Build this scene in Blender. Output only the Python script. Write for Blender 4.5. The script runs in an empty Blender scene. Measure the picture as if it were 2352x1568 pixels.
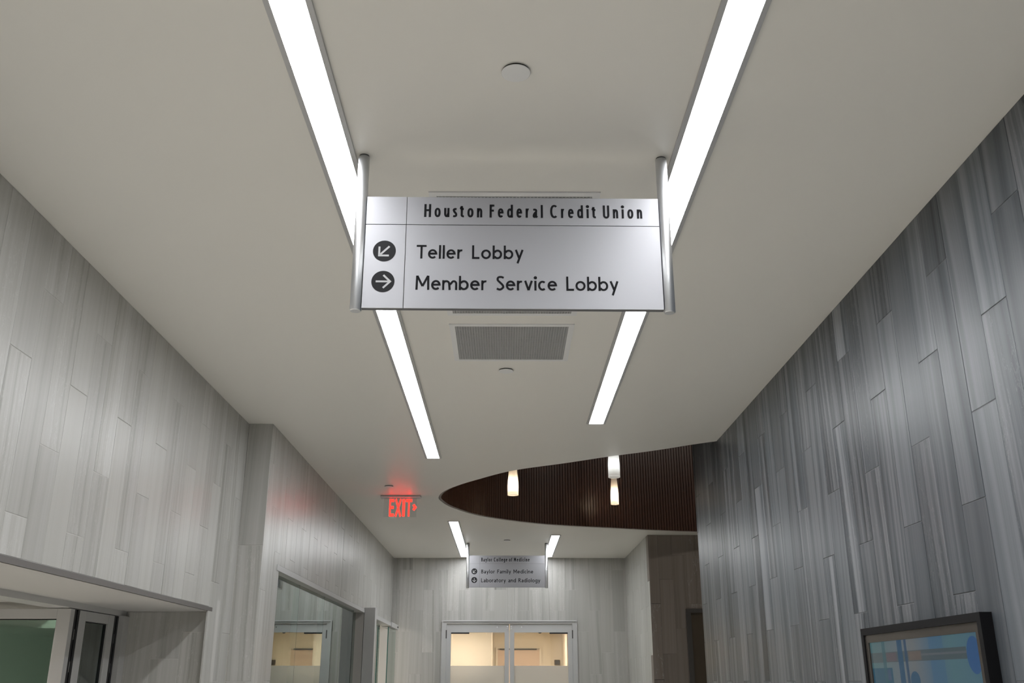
import bpy, bmesh, math, random
from mathutils import Vector, Matrix
random.seed(7)
R = math.radians
SC = bpy.context.scene
COL = SC.collection

# ------------------------------------------------------------------ camera, world, exposure
EYE = 1.60                      # eye height above the floor
CH = 3.24                       # ceiling height
cam_d = bpy.data.cameras.new('camera')
cam = bpy.data.objects.new('camera', cam_d); COL.objects.link(cam)
cam_d.sensor_width = 36.0; cam_d.lens = 36.0 * 2200.0 / 2352.0
cam_d.clip_start = 0.05; cam_d.clip_end = 100
cam.location = (0, 0, EYE)
cam.rotation_euler = (R(90 + 19.4986), 0, R(-0.4173))
SC.camera = cam
world = bpy.data.worlds.new('world'); SC.world = world; world.use_nodes = True
world.node_tree.nodes['Background'].inputs[0].default_value = (0.5, 0.5, 0.5, 1)
world.node_tree.nodes['Background'].inputs[1].default_value = 0.02
SC.view_settings.view_transform = 'Standard'; SC.view_settings.look = 'None'
SC.view_settings.gamma = 1.0; SC.view_settings.use_curve_mapping = False
SC.view_settings.exposure = 0.0
SC.cycles.use_light_tree = False
SC.cycles.max_bounces = 7; SC.cycles.diffuse_bounces = 5; SC.cycles.glossy_bounces = 4; SC.cycles.transparent_max_bounces = 10
SC.cycles.caustics_reflective = False; SC.cycles.caustics_refractive = False
STRIP = 29.5                    # radiance of the ceiling light strips

# room lines, metres (x to the right, y along the corridor, z up)
XL, XF, XR, XT = -1.733, -1.570, 1.535, 1.700
YP, YE, YB = 6.314, 13.817, 11.53        # pilaster face, end wall, lobby wall
def Z(r): return EYE + r

# ------------------------------------------------------------------ helpers
def link(o, parent=None):
    COL.objects.link(o)
    if parent is not None: o.parent = parent
    return o
def obj(name, bm, mat, parent=None, smooth=False):
    me = bpy.data.meshes.new(name)
    bmesh.ops.recalc_face_normals(bm, faces=bm.faces)
    bm.to_mesh(me); bm.free()
    if mat is not None: me.materials.append(mat)
    if smooth:
        for p in me.polygons: p.use_smooth = True
    return link(bpy.data.objects.new(name, me), parent)
def empty(name, loc=(0, 0, 0), rz=0):
    o = bpy.data.objects.new(name, None); o.empty_display_size = 0.1
    o.location = loc; o.rotation_euler = (0, 0, rz); return link(o)
def tag(o, label, cat, group=None):
    o['label'] = label; o['category'] = cat
    if group: o['group'] = group
    return o
def struct(o, label=None):
    o['kind'] = 'structure'
    if label: o['label'] = label
    return o
def BM(): return bmesh.new()
def box(bm, x0, x1, y0, y1, z0, z1, bev=0):
    g = bmesh.ops.create_cube(bm, size=1.0)
    vs = g['verts']
    for v in vs:
        v.co = Vector((x0 if v.co.x < 0 else x1, y0 if v.co.y < 0 else y1, z0 if v.co.z < 0 else z1))
    if bev:
        es = set(e for v in vs for e in v.link_edges)
        bmesh.ops.bevel(bm, geom=list(es), offset=bev, segments=2, affect='EDGES', profile=0.5)
    return bm
def boxo(name, mat, parent, *a, bev=0): return obj(name, box(BM(), *a, bev=bev), mat, parent)
def lathe(bm, prof, loc=(0, 0, 0), n=32, cap=True):
    rings = []
    for r, z in prof:
        rings.append([bm.verts.new((loc[0] + r * math.cos(2*math.pi*i/n), loc[1] + r * math.sin(2*math.pi*i/n), loc[2] + z)) for i in range(n)])
    for a, b in zip(rings, rings[1:]):
        for i in range(n): bm.faces.new((a[i], a[(i+1) % n], b[(i+1) % n], b[i]))
    if cap: bm.faces.new(rings[0][::-1]); bm.faces.new(rings[-1])
    return bm
def prism(bm, pts, z0, z1):
    lo = [bm.verts.new((x, y, z0)) for x, y in pts]; hi = [bm.verts.new((x, y, z1)) for x, y in pts]
    bm.faces.new(lo[::-1]); bm.faces.new(hi)
    for i in range(len(pts)):
        j = (i+1) % len(pts); bm.faces.new((lo[i], lo[j], hi[j], hi[i]))
    return bm
def catmull(P, n=8):
    out = []
    Q = [P[0]] + list(P) + [P[-1]]
    for i in range(1, len(Q) - 2):
        p0, p1, p2, p3 = Q[i-1], Q[i], Q[i+1], Q[i+2]
        for k in range(n):
            t = k / n
            out.append(tuple(0.5 * ((2*b) + (c-a)*t + (2*a-5*b+4*c-d)*t*t + (-a+3*b-3*c+d)*t**3) for a, b, c, d in zip(p0, p1, p2, p3)))
    out.append(tuple(P[-1])); return out

# ------------------------------------------------------------------ materials
def new_mat(name):
    m = bpy.data.materials.new(name); m.use_nodes = True
    return m, m.node_tree.nodes, m.node_tree.links, m.node_tree.nodes['Principled BSDF']
def plain(name, col, rough=0.5, metal=0.0, spec=0.5, bump=0, bscale=200, vary=0.0):
    m, N, L, P = new_mat(name)
    P.inputs['Base Color'].default_value = (*col, 1); P.inputs['Roughness'].default_value = rough
    P.inputs['Metallic'].default_value = metal; P.inputs['Specular IOR Level'].default_value = spec
    tc = N.new('ShaderNodeTexCoord')
    no = N.new('ShaderNodeTexNoise'); no.inputs['Scale'].default_value = bscale; no.inputs['Detail'].default_value = 3
    L.new(tc.outputs['Object'], no.inputs['Vector'])
    if bump:
        b = N.new('ShaderNodeBump'); b.inputs['Strength'].default_value = bump; b.inputs['Distance'].default_value = 0.002
        L.new(no.outputs['Fac'], b.inputs['Height']); L.new(b.outputs['Normal'], P.inputs['Normal'])
    if vary:
        n2 = N.new('ShaderNodeTexNoise'); n2.inputs['Scale'].default_value = 3.0; n2.inputs['Detail'].default_value = 4
        L.new(tc.outputs['Object'], n2.inputs['Vector'])
        mx = N.new('ShaderNodeMix'); mx.data_type = 'RGBA'
        mx.inputs[6].default_value = (*[c*(1-vary) for c in col], 1); mx.inputs[7].default_value = (*[min(1, c*(1+vary)) for c in col], 1)
        L.new(n2.outputs['Fac'], mx.inputs[0]); L.new(mx.outputs[2], P.inputs['Base Color'])
    return m
def emis(name, col, s):
    m, N, L, P = new_mat(name)
    P.inputs['Base Color'].default_value = (*[min(c, .8) for c in col], 1)
    P.inputs['Emission Color'].default_value = (*col, 1); P.inputs['Emission Strength'].default_value = s
    P.inputs['Roughness'].default_value = 0.6
    return m
def tile_mat(name, dark, mid, light, rough=0.36, vein=(0.75, 0.75, 0.74), tint=0.16, spec=0.5, vf=0.40, p0=0.30, p1=0.68):
    """stone-look porcelain plank: long vertical streaks, a wandering vein, every plank its own piece of the print"""
    m, N, L, P = new_mat(name)
    def math_(op, a=None, b=None, va=0.0, vb=0.0):
        n = N.new('ShaderNodeMath'); n.operation = op
        n.inputs[0].default_value = va; n.inputs[1].default_value = vb
        if a is not None: L.new(a, n.inputs[0])
        if b is not None: L.new(b, n.inputs[1])
        return n.outputs[0]
    tc = N.new('ShaderNodeTexCoord'); oi = N.new('ShaderNodeObjectInfo')
    sx = N.new('ShaderNodeSeparateXYZ'); L.new(tc.outputs['Object'], sx.inputs[0])
    rnd = oi.outputs['Random']
    r1 = math_('MULTIPLY', rnd, None, 0, 173.0); r2 = math_('MULTIPLY', rnd, None, 0, 91.0)
    zz = math_('ADD', sx.outputs['Z'], r2)
    # wander of the streaks
    w = N.new('ShaderNodeTexNoise'); w.noise_dimensions = '2D'; w.inputs['Scale'].default_value = 2.2; w.inputs['Detail'].default_value = 3
    cw = N.new('ShaderNodeCombineXYZ'); L.new(zz, cw.inputs[0]); L.new(r1, cw.inputs[1])
    L.new(cw.outputs[0], w.inputs['Vector'])
    wob = math_('MULTIPLY', math_('SUBTRACT', w.outputs['Fac'], None, 0, 0.5), None, 0, 0.022)
    # a slow lean of the bedding across the plank, different on each one
    lean = math_('MULTIPLY', math_('MULTIPLY', math_('SUBTRACT', math_('FRACT', math_('MULTIPLY', rnd, None, 0, 17.3)), None, 0, 0.5), None, 0, 0.075), sx.outputs['Z'])
    xx = math_('ADD', math_('ADD', sx.outputs['X'], wob), lean)
    def streak(kx, kz, detail, seed):
        c = N.new('ShaderNodeCombineXYZ')
        L.new(math_('ADD', math_('MULTIPLY', xx, None, 0, kx), r1), c.inputs[0])
        L.new(math_('MULTIPLY', zz, None, 0, kz), c.inputs[1]); c.inputs[2].default_value = seed
        n = N.new('ShaderNodeTexNoise'); n.inputs['Scale'].default_value = 1.0; n.inputs['Detail'].default_value = detail
        n.inputs['Roughness'].default_value = 0.62
        L.new(c.outputs[0], n.inputs['Vector']); return n.outputs['Fac']
    a = streak(13, 0.16, 2, 1.0); b = streak(95, 0.5, 3, 5.0); c2 = streak(40, 0.14, 2, 3.0); v = streak(10, 2.2, 6, 9.0)
    mixv = math_('ADD', math_('MULTIPLY', a, None, 0, 0.55), math_('ADD', math_('MULTIPLY', b, None, 0, 0.13), math_('MULTIPLY', c2, None, 0, 0.32)))
    # some planks are strongly banded, others nearly plain
    wa = N.new('ShaderNodeTexWhiteNoise'); wa.noise_dimensions = '1D'; L.new(r2, wa.inputs['W'])
    amp = math_('ADD', math_('MULTIPLY', wa.outputs['Value'], None, 0, 1.25), None, 0, 0.35)
    mixv = math_('ADD', math_('MULTIPLY', math_('SUBTRACT', mixv, None, 0, 0.49), amp), None, 0, 0.49)
    cr = N.new('ShaderNodeValToRGB'); e = cr.color_ramp.elements
    e[0].position = p0; e[0].color = (*dark, 1); e[1].position = p1; e[1].color = (*light, 1)
    k = e.new(0.46); k.color = (*mid, 1)
    L.new(mixv, cr.inputs[0])
    # thin pale vein
    vd = math_('ABSOLUTE', math_('SUBTRACT', v, None, 0, 0.5))
    vm = N.new('ShaderNodeMapRange'); vm.inputs[1].default_value = 0.0; vm.inputs[2].default_value = 0.006; vm.inputs[3].default_value = vf; vm.inputs[4].default_value = 0.0
    L.new(vd, vm.inputs[0])
    has = math_('GREATER_THAN', wa.outputs['Value'], None, 0, 0.55)
    vfac = math_('MULTIPLY', vm.outputs[0], has)
    m1 = N.new('ShaderNodeMix'); m1.data_type = 'RGBA'; L.new(vfac, m1.inputs[0]); L.new(cr.outputs[0], m1.inputs[6]); m1.inputs[7].default_value = (*vein, 1)
    # plank to plank shade
    wn = N.new('ShaderNodeTexWhiteNoise'); wn.noise_dimensions = '1D'; L.new(r1, wn.inputs['W'])
    tv = math_('ADD', math_('MULTIPLY', wn.outputs['Value'], None, 0, tint), None, 0, 1 - tint * 0.5)
    grain = N.new('ShaderNodeTexNoise'); grain.inputs['Scale'].default_value = 420; grain.inputs['Detail'].default_value = 2; L.new(tc.outputs['Object'], grain.inputs['Vector'])
    tv = math_('MULTIPLY', tv, math_('ADD', math_('MULTIPLY', grain.outputs['Fac'], None, 0, 0.24), None, 0, 0.88))
    m2 = N.new('ShaderNodeVectorMath'); m2.operation = 'SCALE'; L.new(m1.outputs[2], m2.inputs[0]); L.new(tv, m2.inputs['Scale'])
    L.new(m2.outputs[0], P.inputs['Base Color'])
    P.inputs['Roughness'].default_value = rough; P.inputs['Specular IOR Level'].default_value = spec
    rr = N.new('ShaderNodeMapRange'); rr.inputs[3].default_value = rough - 0.05; rr.inputs[4].default_value = rough + 0.10
    L.new(b, rr.inputs[0]); L.new(rr.outputs[0], P.inputs['Roughness'])
    bu = N.new('ShaderNodeBump'); bu.inputs['Strength'].default_value = 0.10; bu.inputs['Distance'].default_value = 0.002
    L.new(math_('ADD', b, math_('MULTIPLY', grain.outputs['Fac'], None, 0, 0.5)), bu.inputs['Height']); L.new(bu.outputs['Normal'], P.inputs['Normal'])
    return m
def glass_mat(name, tint, refl_rough=0.0, body=0.0):
    """thin pane: tinted see-through with a mirror-like sheen that grows at grazing angles"""
    m, N, L, P = new_mat(name); N.remove(P)
    t = N.new('ShaderNodeBsdfTransparent'); t.inputs[0].default_value = (*tint, 1)
    g = N.new('ShaderNodeBsdfGlossy'); g.inputs['Roughness'].default_value = refl_rough; g.inputs['Color'].default_value = (0.9, 0.97, 0.94, 1)
    fr = N.new('ShaderNodeFresnel'); fr.inputs['IOR'].default_value = 1.75
    mp = N.new('ShaderNodeMapRange'); mp.inputs[1].default_value = 0; mp.inputs[2].default_value = 1; mp.inputs[3].default_value = 0.0; mp.inputs[4].default_value = 1.0
    # both faces of the pane reflect: 2R / (1 + R)
    d2 = N.new('ShaderNodeMath'); d2.operation = 'MULTIPLY'; d2.inputs[1].default_value = 2.0; L.new(fr.outputs[0], d2.inputs[0])
    d1 = N.new('ShaderNodeMath'); d1.operation = 'ADD'; d1.inputs[1].default_value = 1.0; L.new(fr.outputs[0], d1.inputs[0])
    dd = N.new('ShaderNodeMath'); dd.operation = 'DIVIDE'; L.new(d2.outputs[0], dd.inputs[0]); L.new(d1.outputs[0], dd.inputs[1])
    L.new(dd.outputs[0], mp.inputs[0])
    mx = N.new('ShaderNodeMixShader'); L.new(mp.outputs[0], mx.inputs[0]); L.new(t.outputs[0], mx.inputs[1]); L.new(g.outputs[0], mx.inputs[2])
    L.new(mx.outputs[0], N['Material Output'].inputs[0])
    return m
def brushed(name, col, rough, sx=2.0, sz=400.0, bump=0.05, metal=1.0):
    m, N, L, P = new_mat(name)
    P.inputs['Base Color'].default_value = (*col, 1); P.inputs['Metallic'].default_value = metal; P.inputs['Roughness'].default_value = rough
    tc = N.new('ShaderNodeTexCoord'); mp = N.new('ShaderNodeMapping'); mp.inputs['Scale'].default_value = (sx, sx, sz)
    no = N.new('ShaderNodeTexNoise'); no.inputs['Scale'].default_value = 1; no.inputs['Detail'].default_value = 3
    L.new(tc.outputs['Object'], mp.inputs[0]); L.new(mp.outputs[0], no.inputs['Vector'])
    b = N.new('ShaderNodeBump'); b.inputs['Strength'].default_value = bump; b.inputs['Distance'].default_value = 0.001
    L.new(no.outputs['Fac'], b.inputs['Height']); L.new(b.outputs['Normal'], P.inputs['Normal'])
    return m

M = {}
M['paint'] = plain('ceiling_paint', (0.82, 0.80, 0.755), 0.42, bump=0.03, bscale=350)
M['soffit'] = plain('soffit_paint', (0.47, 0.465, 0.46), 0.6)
M['floor'] = plain('floor_terrazzo', (0.76, 0.73, 0.67), 0.35, vary=0.05)
M['grout'] = plain('grout_light', (0.50, 0.49, 0.47), 0.8, bump=0.05)
M['grout_dark'] = plain('grout_slate', (0.12, 0.125, 0.13), 0.8, bump=0.05)
M['grout_brown'] = plain('grout_brown', (0.22, 0.19, 0.17), 0.8)
M['tile_l'] = tile_mat('stone_plank_pale', (0.285, 0.28, 0.255), (0.415, 0.41, 0.388), (0.50, 0.496, 0.48), 0.31, spec=0.45, vf=0.25)
M['tile_r'] = tile_mat('stone_plank_slate', (0.030, 0.037, 0.044), (0.070, 0.081, 0.092), (0.190, 0.197, 0.214), 0.33, vein=(0.5, 0.5, 0.5), tint=0.50, spec=0.32, vf=0.18, p0=0.36, p1=0.62)
M['tile_b'] = tile_mat('stone_plank_taupe', (0.17, 0.14, 0.12), (0.235, 0.20, 0.175), (0.29, 0.255, 0.23), 0.45)
M['alu'] = brushed('brushed_aluminium', (0.305, 0.305, 0.323), 0.45, metal=0.34)
M['alu_post'] = brushed('satin_aluminium', (0.70, 0.71, 0.73), 0.42, 2.0, 2.0, 0.0)
M['alu_trim'] = plain('anodised_trim', (0.55, 0.55, 0.56), 0.42, metal=0.6)
M['frame'] = plain('painted_frame', (0.52, 0.52, 0.52), 0.45, metal=0.25)
M['ink'] = plain('vinyl_black', (0.010, 0.010, 0.012), 0.7, spec=0.12)
M['disc'] = plain('vinyl_charcoal', (0.020, 0.020, 0.022), 0.7, spec=0.15)
M['white_ink'] = plain('vinyl_white', (0.42, 0.42, 0.43), 0.6, spec=0.2)
M['groove'] = plain('groove_dark', (0.12, 0.12, 0.125), 0.6)
M['strip'] = emis('lit_diffuser', (0.97, 0.985, 1.0), STRIP)
M['vent'] = plain('vent_white', (0.78, 0.78, 0.78), 0.5)
M['vent_core'] = plain('vent_grey', (0.56, 0.56, 0.56), 0.5)
M['vent_dark'] = plain('duct_black', (0.03, 0.03, 0.03), 0.9)
M['plate'] = plain('sprinkler_white', (0.80, 0.80, 0.80), 0.5)
M['shadow_gap'] = plain('gap_dark', (0.03, 0.028, 0.025), 0.9)
M['slat'] = plain('walnut_slat', (0.070, 0.027, 0.014), 0.34, vary=0.25)
M['drum'] = plain('walnut_backing', (0.022, 0.010, 0.007), 0.7)
M['atrium'] = plain('atrium_brown', (0.06, 0.045, 0.035), 0.8)
M['black'] = plain('black_satin', (0.004, 0.004, 0.005), 0.55, spec=0.2)
M['gasket'] = plain('black_gasket', (0.008, 0.008, 0.010), 0.5)
M['bezel'] = plain('bezel_brown', (0.055, 0.048, 0.042), 0.25)
M['glass'] = glass_mat('clear_glass', (0.86, 0.94, 0.91))
M['glass_green'] = glass_mat('green_glass', (0.55, 0.70, 0.63))
M['glass_edge'] = plain('glass_edge', (0.02, 0.12, 0.10), 0.15)
M['acrylic'] = glass_mat('acrylic', (0.93, 0.93, 0.93))
M['exit'] = emis('exit_red', (1.0, 0.018, 0.012), 4.6)
M['cream'] = plain('cream_paint', (0.78, 0.72, 0.62), 0.7)
M['pinkdoor'] = plain('room_door', (0.66, 0.52, 0.42), 0.5)
M['room_grey'] = plain('room_paint', (0.45, 0.45, 0.43), 0.8)
M['office'] = plain('office_paint', (0.68, 0.69, 0.66), 0.8)
M['dark_wood'] = plain('dark_wood_door', (0.085, 0.065, 0.045), 0.4, vary=0.3)
M['dark_frame'] = plain('dark_steel_frame', (0.075, 0.07, 0.066), 0.45)
M['cutter'] = plain('edge_trim', (0.14, 0.13, 0.125), 0.5)
M['chrome'] = plain('chrome', (0.6, 0.6, 0.6), 0.2, metal=1.0)
m, N, L, P = new_mat('frosted_film'); M['film'] = m
P.inputs['Base Color'].default_value = (0.90, 0.86, 0.80, 1); P.inputs['Roughness'].default_value = 0.6
tr = N.new('ShaderNodeBsdfTranslucent'); tr.inputs[0].default_value = (0.95, 0.92, 0.86, 1)
mx = N.new('ShaderNodeMixShader'); mx.inputs[0].default_value = 0.55
L.new(P.outputs[0], mx.inputs[1]); L.new(tr.outputs[0], mx.inputs[2]); L.new(mx.outputs[0], N['Material Output'].inputs[0])
def opal(name, col, emission, strength):
    m, N, L, P = new_mat(name)
    P.inputs['Base Color'].default_value = (*col, 1); P.inputs['Roughness'].default_value = 0.25
    P.inputs['Emission Color'].default_value = (*emission, 1); P.inputs['Emission Strength'].default_value = strength
    tr = N.new('ShaderNodeBsdfTranslucent'); tr.inputs[0].default_value = (*col, 1)
    mx = N.new('ShaderNodeMixShader'); mx.inputs[0].default_value = 0.6
    L.new(P.outputs[0], mx.inputs[1]); L.new(tr.outputs[0], mx.inputs[2]); L.new(mx.outputs[0], N['Material Output'].inputs[0])
    return m
M['opal'] = opal('opal_glass', (0.85, 0.82, 0.78), (1.0, 0.72, 0.50), 0.12)
M['bulb'] = emis('warm_bulb', (1.0, 0.80, 0.58), 24.0)

# ------------------------------------------------------------------ plank-tiled walls
TW, TH, TT = 0.1650, 0.8340, 0.010
_tile_cache = {}
def tile_mesh(w, h, mat):
    key = (round(w, 4), round(h, 4), mat.name)
    if key in _tile_cache: return _tile_cache[key]
    bm = BM(); c = 0.0012; hw, hh = w/2, h/2
    def ring(a, b, y): return [bm.verts.new(p) for p in ((-a, y, -b), (a, y, -b), (a, y, b), (-a, y, b))]
    f = ring(hw - c, hh - c, 0.0); s = ring(hw, hh, c); k = ring(hw, hh, TT)
    bm.faces.new(f)
    for p, q in ((f, s), (s, k)):
        for i in range(4): bm.faces.new((p[i], p[(i+1) % 4], q[(i+1) % 4], q[i]))
    bm.faces.new(k[::-1])
    me = bpy.data.meshes.new('stone_plank'); bmesh.ops.recalc_face_normals(bm, faces=bm.faces); bm.to_mesh(me); bm.free()
    me.materials.append(mat); _tile_cache[key] = me; return me
def clad(wall, side, plane, u0, u1, phase_u, joints, zones, mat, gx=0.0010, gz=0.0030):
    """lay plank tiles on a wall. side 'L' faces +x, 'R' faces -x, 'F' faces -y. zones(u_mid) -> list of (z0, z1)."""
    n0 = math.floor((u0 - phase_u) / TW + 1e-6); n1 = math.ceil((u1 - phase_u) / TW - 1e-6)
    for n in range(n0, n1):
        a, b = max(u0, phase_u + n*TW), min(u1, phase_u + (n+1)*TW)
        if b - a < 0.012: continue
        if u1 - b < 0.012: b = u1
        if a - u0 < 0.012: a = u0
        j = joints[n % 3]
        for z0, z1 in zones((a+b)/2):
            k0 = math.floor((z0 - j) / TH); k1 = math.ceil((z1 - j) / TH)
            for k in range(k0, k1):
                c, d = max(z0, j + k*TH), min(z1, j + (k+1)*TH)
                if d - c < 0.008: continue
                o = bpy.data.objects.new('stone_plank', tile_mesh(b - a - gx, d - c - gz, mat))
                lip = random.uniform(-0.0007, 0.0007); um, zm = (a+b)/2, (c+d)/2
                if side == 'L': o.location = (plane + lip, um, zm); o.rotation_euler = (0, 0, R(90))
                elif side == 'R': o.location = (plane - lip, um, zm); o.rotation_euler = (0, 0, R(-90))
                else: o.location = (um, plane - lip, zm)
                link(o, wall)
G = 0.0016                                    # how far the grout bed lies behind the tile faces
JN = [Z(1.110), Z(0.832), Z(0.554)]          # joint heights, three planks in turn

# ------------------------------------------------------------------ floor and ceiling
struct(boxo('floor', M['floor'], None, -6.0, 5.2, -6.2, 20.0, -0.1, 0.0), 'pale terrazzo floor')
HOLE = [(1.60, 6.745), (1.535, 6.79), (1.376, 6.90), (1.119, 7.10), (0.81, 7.298), (0.487, 7.537), (0.071, 7.826), (-0.226, 8.19), (-0.428, 8.486),
        (-0.56, 8.758), (-0.626, 9.023), (-0.623, 9.255), (-0.526, 9.652), (-0.231, 10.19), (0.387, 10.696), (1.19, 10.999), (2.245, 11.30), (3.6, 11.48), (5.0, 11.50)]
HC = catmull(HOLE, 8)
pts = [(-1.80, -6.0), (1.60, -6.0)] + HC + [(5.0, 13.95), (-1.80, 13.95)]
struct(obj('ceiling', prism(BM(), pts, CH, CH + 0.10), M['paint']), 'white painted ceiling with a pointed oval cut-out')

# ------------------------------------------------------------------ side walls
OPEN_Z, OPEN_Y = Z(0.410), 5.89              # wide opening in the left wall
bm = BM(); box(bm, XL - 0.15, XL - G, -6.0, OPEN_Y, OPEN_Z, CH); box(bm, XL - 0.15, XL - G, OPEN_Y + 0.012, YP + G, 0, CH)
wl = struct(obj('wall_left', bm, M['grout']), 'pale stone plank wall above the folding glass wall')
clad(wl, 'L', XL, 1.2, YP, 3.174 - TW*30, [JN[0], JN[2], JN[1]],
     lambda u: [(OPEN_Z, CH)] if u < OPEN_Y else [(Z(-0.45), CH)], M['tile_l'])
# far left wall, one plank proud, above the glazed openings
XG = XF - 0.065
bm = BM(); box(bm, XF - 0.16, XF - G, YP + G, 6.74, 0, CH); box(bm, XF - 0.16, XF - G, 6.74, YE, Z(0.755), CH)
box(bm, XF - 0.16, XF - G, 11.10, 11.24, 0, Z(0.755))
wf = struct(obj('wall_left_far', bm, M['grout']), 'pale stone plank wall above the sliding glass doors')
clad(wf, 'L', XF, YP + 0.002, YE, YP + 0.002, [JN[2], JN[0], JN[1]], lambda u: [(Z(-0.45), CH)] if u < 6.74 else [(Z(0.757), CH)], M['tile_l'])
clad(wf, 'F', YP, XL, XF - 0.0005, XL, [Z(0.83), Z(0.27), Z(0.27)], lambda u: [(Z(-0.45), CH)], M['tile_l'])
# right wall, slate planks; runs on past the ceiling edge up into the high lobby
bm = BM(); box(bm, XR + G, XR + 0.20, -6.0, 6.72, 0, CH); box(bm, XR + G, XR + 0.20, 6.72, 7.70, 0, 5.4)
wr = struct(obj('wall_right', bm, M['grout_dark']), 'slate grey stone plank wall')
clad(wr, 'R', XR, 1.0, 7.70, 2.710 - TW*30, [JN[0], JN[1], JN[2]], lambda u: [(Z(-0.45), CH)] if u < 6.74 else [(Z(-0.45), 5.0)], M['tile_r'])
# end wall with the double door, and the short return on its right
DX0, DX1, DZ = -0.842, 0.972, Z(0.768)
bm = BM(); box(bm, XF - 0.15, DX0, YE + G, YE + 0.16, 0, CH); box(bm, DX1, XT + 0.15, YE + G, YE + 0.16, 0, CH); box(bm, DX0, DX1, YE + G, YE + 0.16, DZ, CH)
we = struct(obj('wall_end', bm, M['grout']), 'pale stone plank wall around the double door')
clad(we, 'F', YE, XF, XT, DX0 - TW*8 + 0.035, [Z(1.20), Z(0.64), Z(0.92)], lambda u: [(DZ, CH)] if DX0 < u < DX1 else [(Z(-0.45), CH)], M['tile_l'])
bm = BM(); box(bm, XT + G, XT + 0.16, YB + G, YE, 0, CH)
wt = struct(obj('wall_right_return', bm, M['grout']), 'short pale stone plank return wall')
clad(wt, 'R', XT, YB + 0.004, YE, YB + 0.004, [JN[0], JN[1], JN[2]], lambda u: [(Z(-0.45), CH)], M['tile_l'])
bm = BM(); box(bm, XT + 0.0, 2.105, YB + G, YB + 0.16, 0, CH); box(bm, 2.105, 3.10, YB + G, YB + 0.16, Z(0.79), CH); box(bm, 3.10, 5.0, YB + G, YB + 0.16, 0, CH)
wb = struct(obj('wall_lobby', bm, M['grout_brown']), 'taupe stone plank wall of the lobby')
clad(wb, 'F', YB, XT + 0.001, 3.4, XT - 0.05, [Z(0.847), Z(0.29), Z(0.57)], lambda u: [(Z(0.79), CH)] if 2.105 < u < 3.10 else [(Z(-0.45), CH)], M['tile_b'])
# unseen enclosure: corridor behind the viewer, lobby and upper lobby
struct(boxo('wall_back', M['room_grey'], None, -1.95, 1.75, -6.2, -6.0, 0, CH))
struct(boxo('wall_lobby_side', M['room_grey'], None, 5.0, 5.15, 5.0, 14.0, 0, 5.5))
struct(boxo('wall_lobby_near', M['room_grey'], None, XR + 0.20, 5.15, 4.85, 5.0, 0, 5.5))
struct(boxo('ceiling_lobby', M['atrium'], None, -1.0, 5.15, 4.85, 12.0, 5.4, 5.5))

# ------------------------------------------------------------------ the slatted wood drum around the cut-out
def offset(P, d):
    out = []
    for i, p in enumerate(P):
        a = P[max(0, i-1)]; b = P[min(len(P)-1, i+1)]
        t = Vector((b[0]-a[0], b[1]-a[1])).normalized(); out.append((p[0] - t.y*d*-1, p[1] + t.x*d*-1))
    return out
# outward of the hole is to the left of travel (towards -x at the tip)
def strip_wall(bm, P, z0, z1, th):
    A = P; B = offset(P, -th)
    va = [[bm.verts.new((x, y, z)) for x, y in A] for z in (z0, z1)]; vb = [[bm.verts.new((x, y, z)) for x, y in B] for z in (z0, z1)]
    for i in range(len(A)-1):
        bm.faces.new((va[0][i], va[0][i+1], va[1][i+1], va[1][i])); bm.faces.new((vb[0][i], vb[0][i+1], vb[1][i+1], vb[1][i]))
        bm.faces.new((va[0][i], va[0][i+1], vb[0][i+1], vb[0][i])); bm.faces.new((va[1][i], va[1][i+1], vb[1][i+1], vb[1][i]))
    return bm
drum = struct(obj('wall_drum', strip_wall(BM(), offset(HC, -0.028), CH + 0.004, 5.4, 0.05), M['drum']), 'dark walnut slatted wall curving round the ceiling cut-out')
# arc-length samples, slats from just before the tip round the far side
seg = [0.0]
for i in range(1, len(HC)): seg.append(seg[-1] + math.dist(HC[i], HC[i-1]))
def at_len(s):
    for i in range(1, len(HC)):
        if seg[i] >= s:
            t = (s - seg[i-1]) / max(1e-6, seg[i]-seg[i-1]); a, b = HC[i-1], HC[i]
            return (a[0]+(b[0]-a[0])*t, a[1]+(b[1]-a[1])*t), Vector((b[0]-a[0], b[1]-a[1])).normalized()
    return HC[-1], Vector((1, 0))
me_slat = None
s = seg[7*8] ; s_end = seg[16*8 + 5]
while s < s_end:
    p, t = at_len(s)
    if me_slat is None:
        o = boxo('slat', M['slat'], drum, -0.0145, 0.0145, -0.011, 0.011, 0, 5.38 - CH, bev=0.002); me_slat = o.data
    else:
        o = link(bpy.data.objects.new('slat', me_slat), drum)
    n = Vector((-t.y, t.x)) * -1            # into the hole is -n ; outward offset keeps the face at the rim
    o.location = (p[0] - n.x*-1*-0.014*-1, p[1] - n.y*-1*-0.014*-1, CH + 0.006)
    o.rotation_euler = (0, 0, math.atan2(t.y, t.x)); s += 0.034

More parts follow.
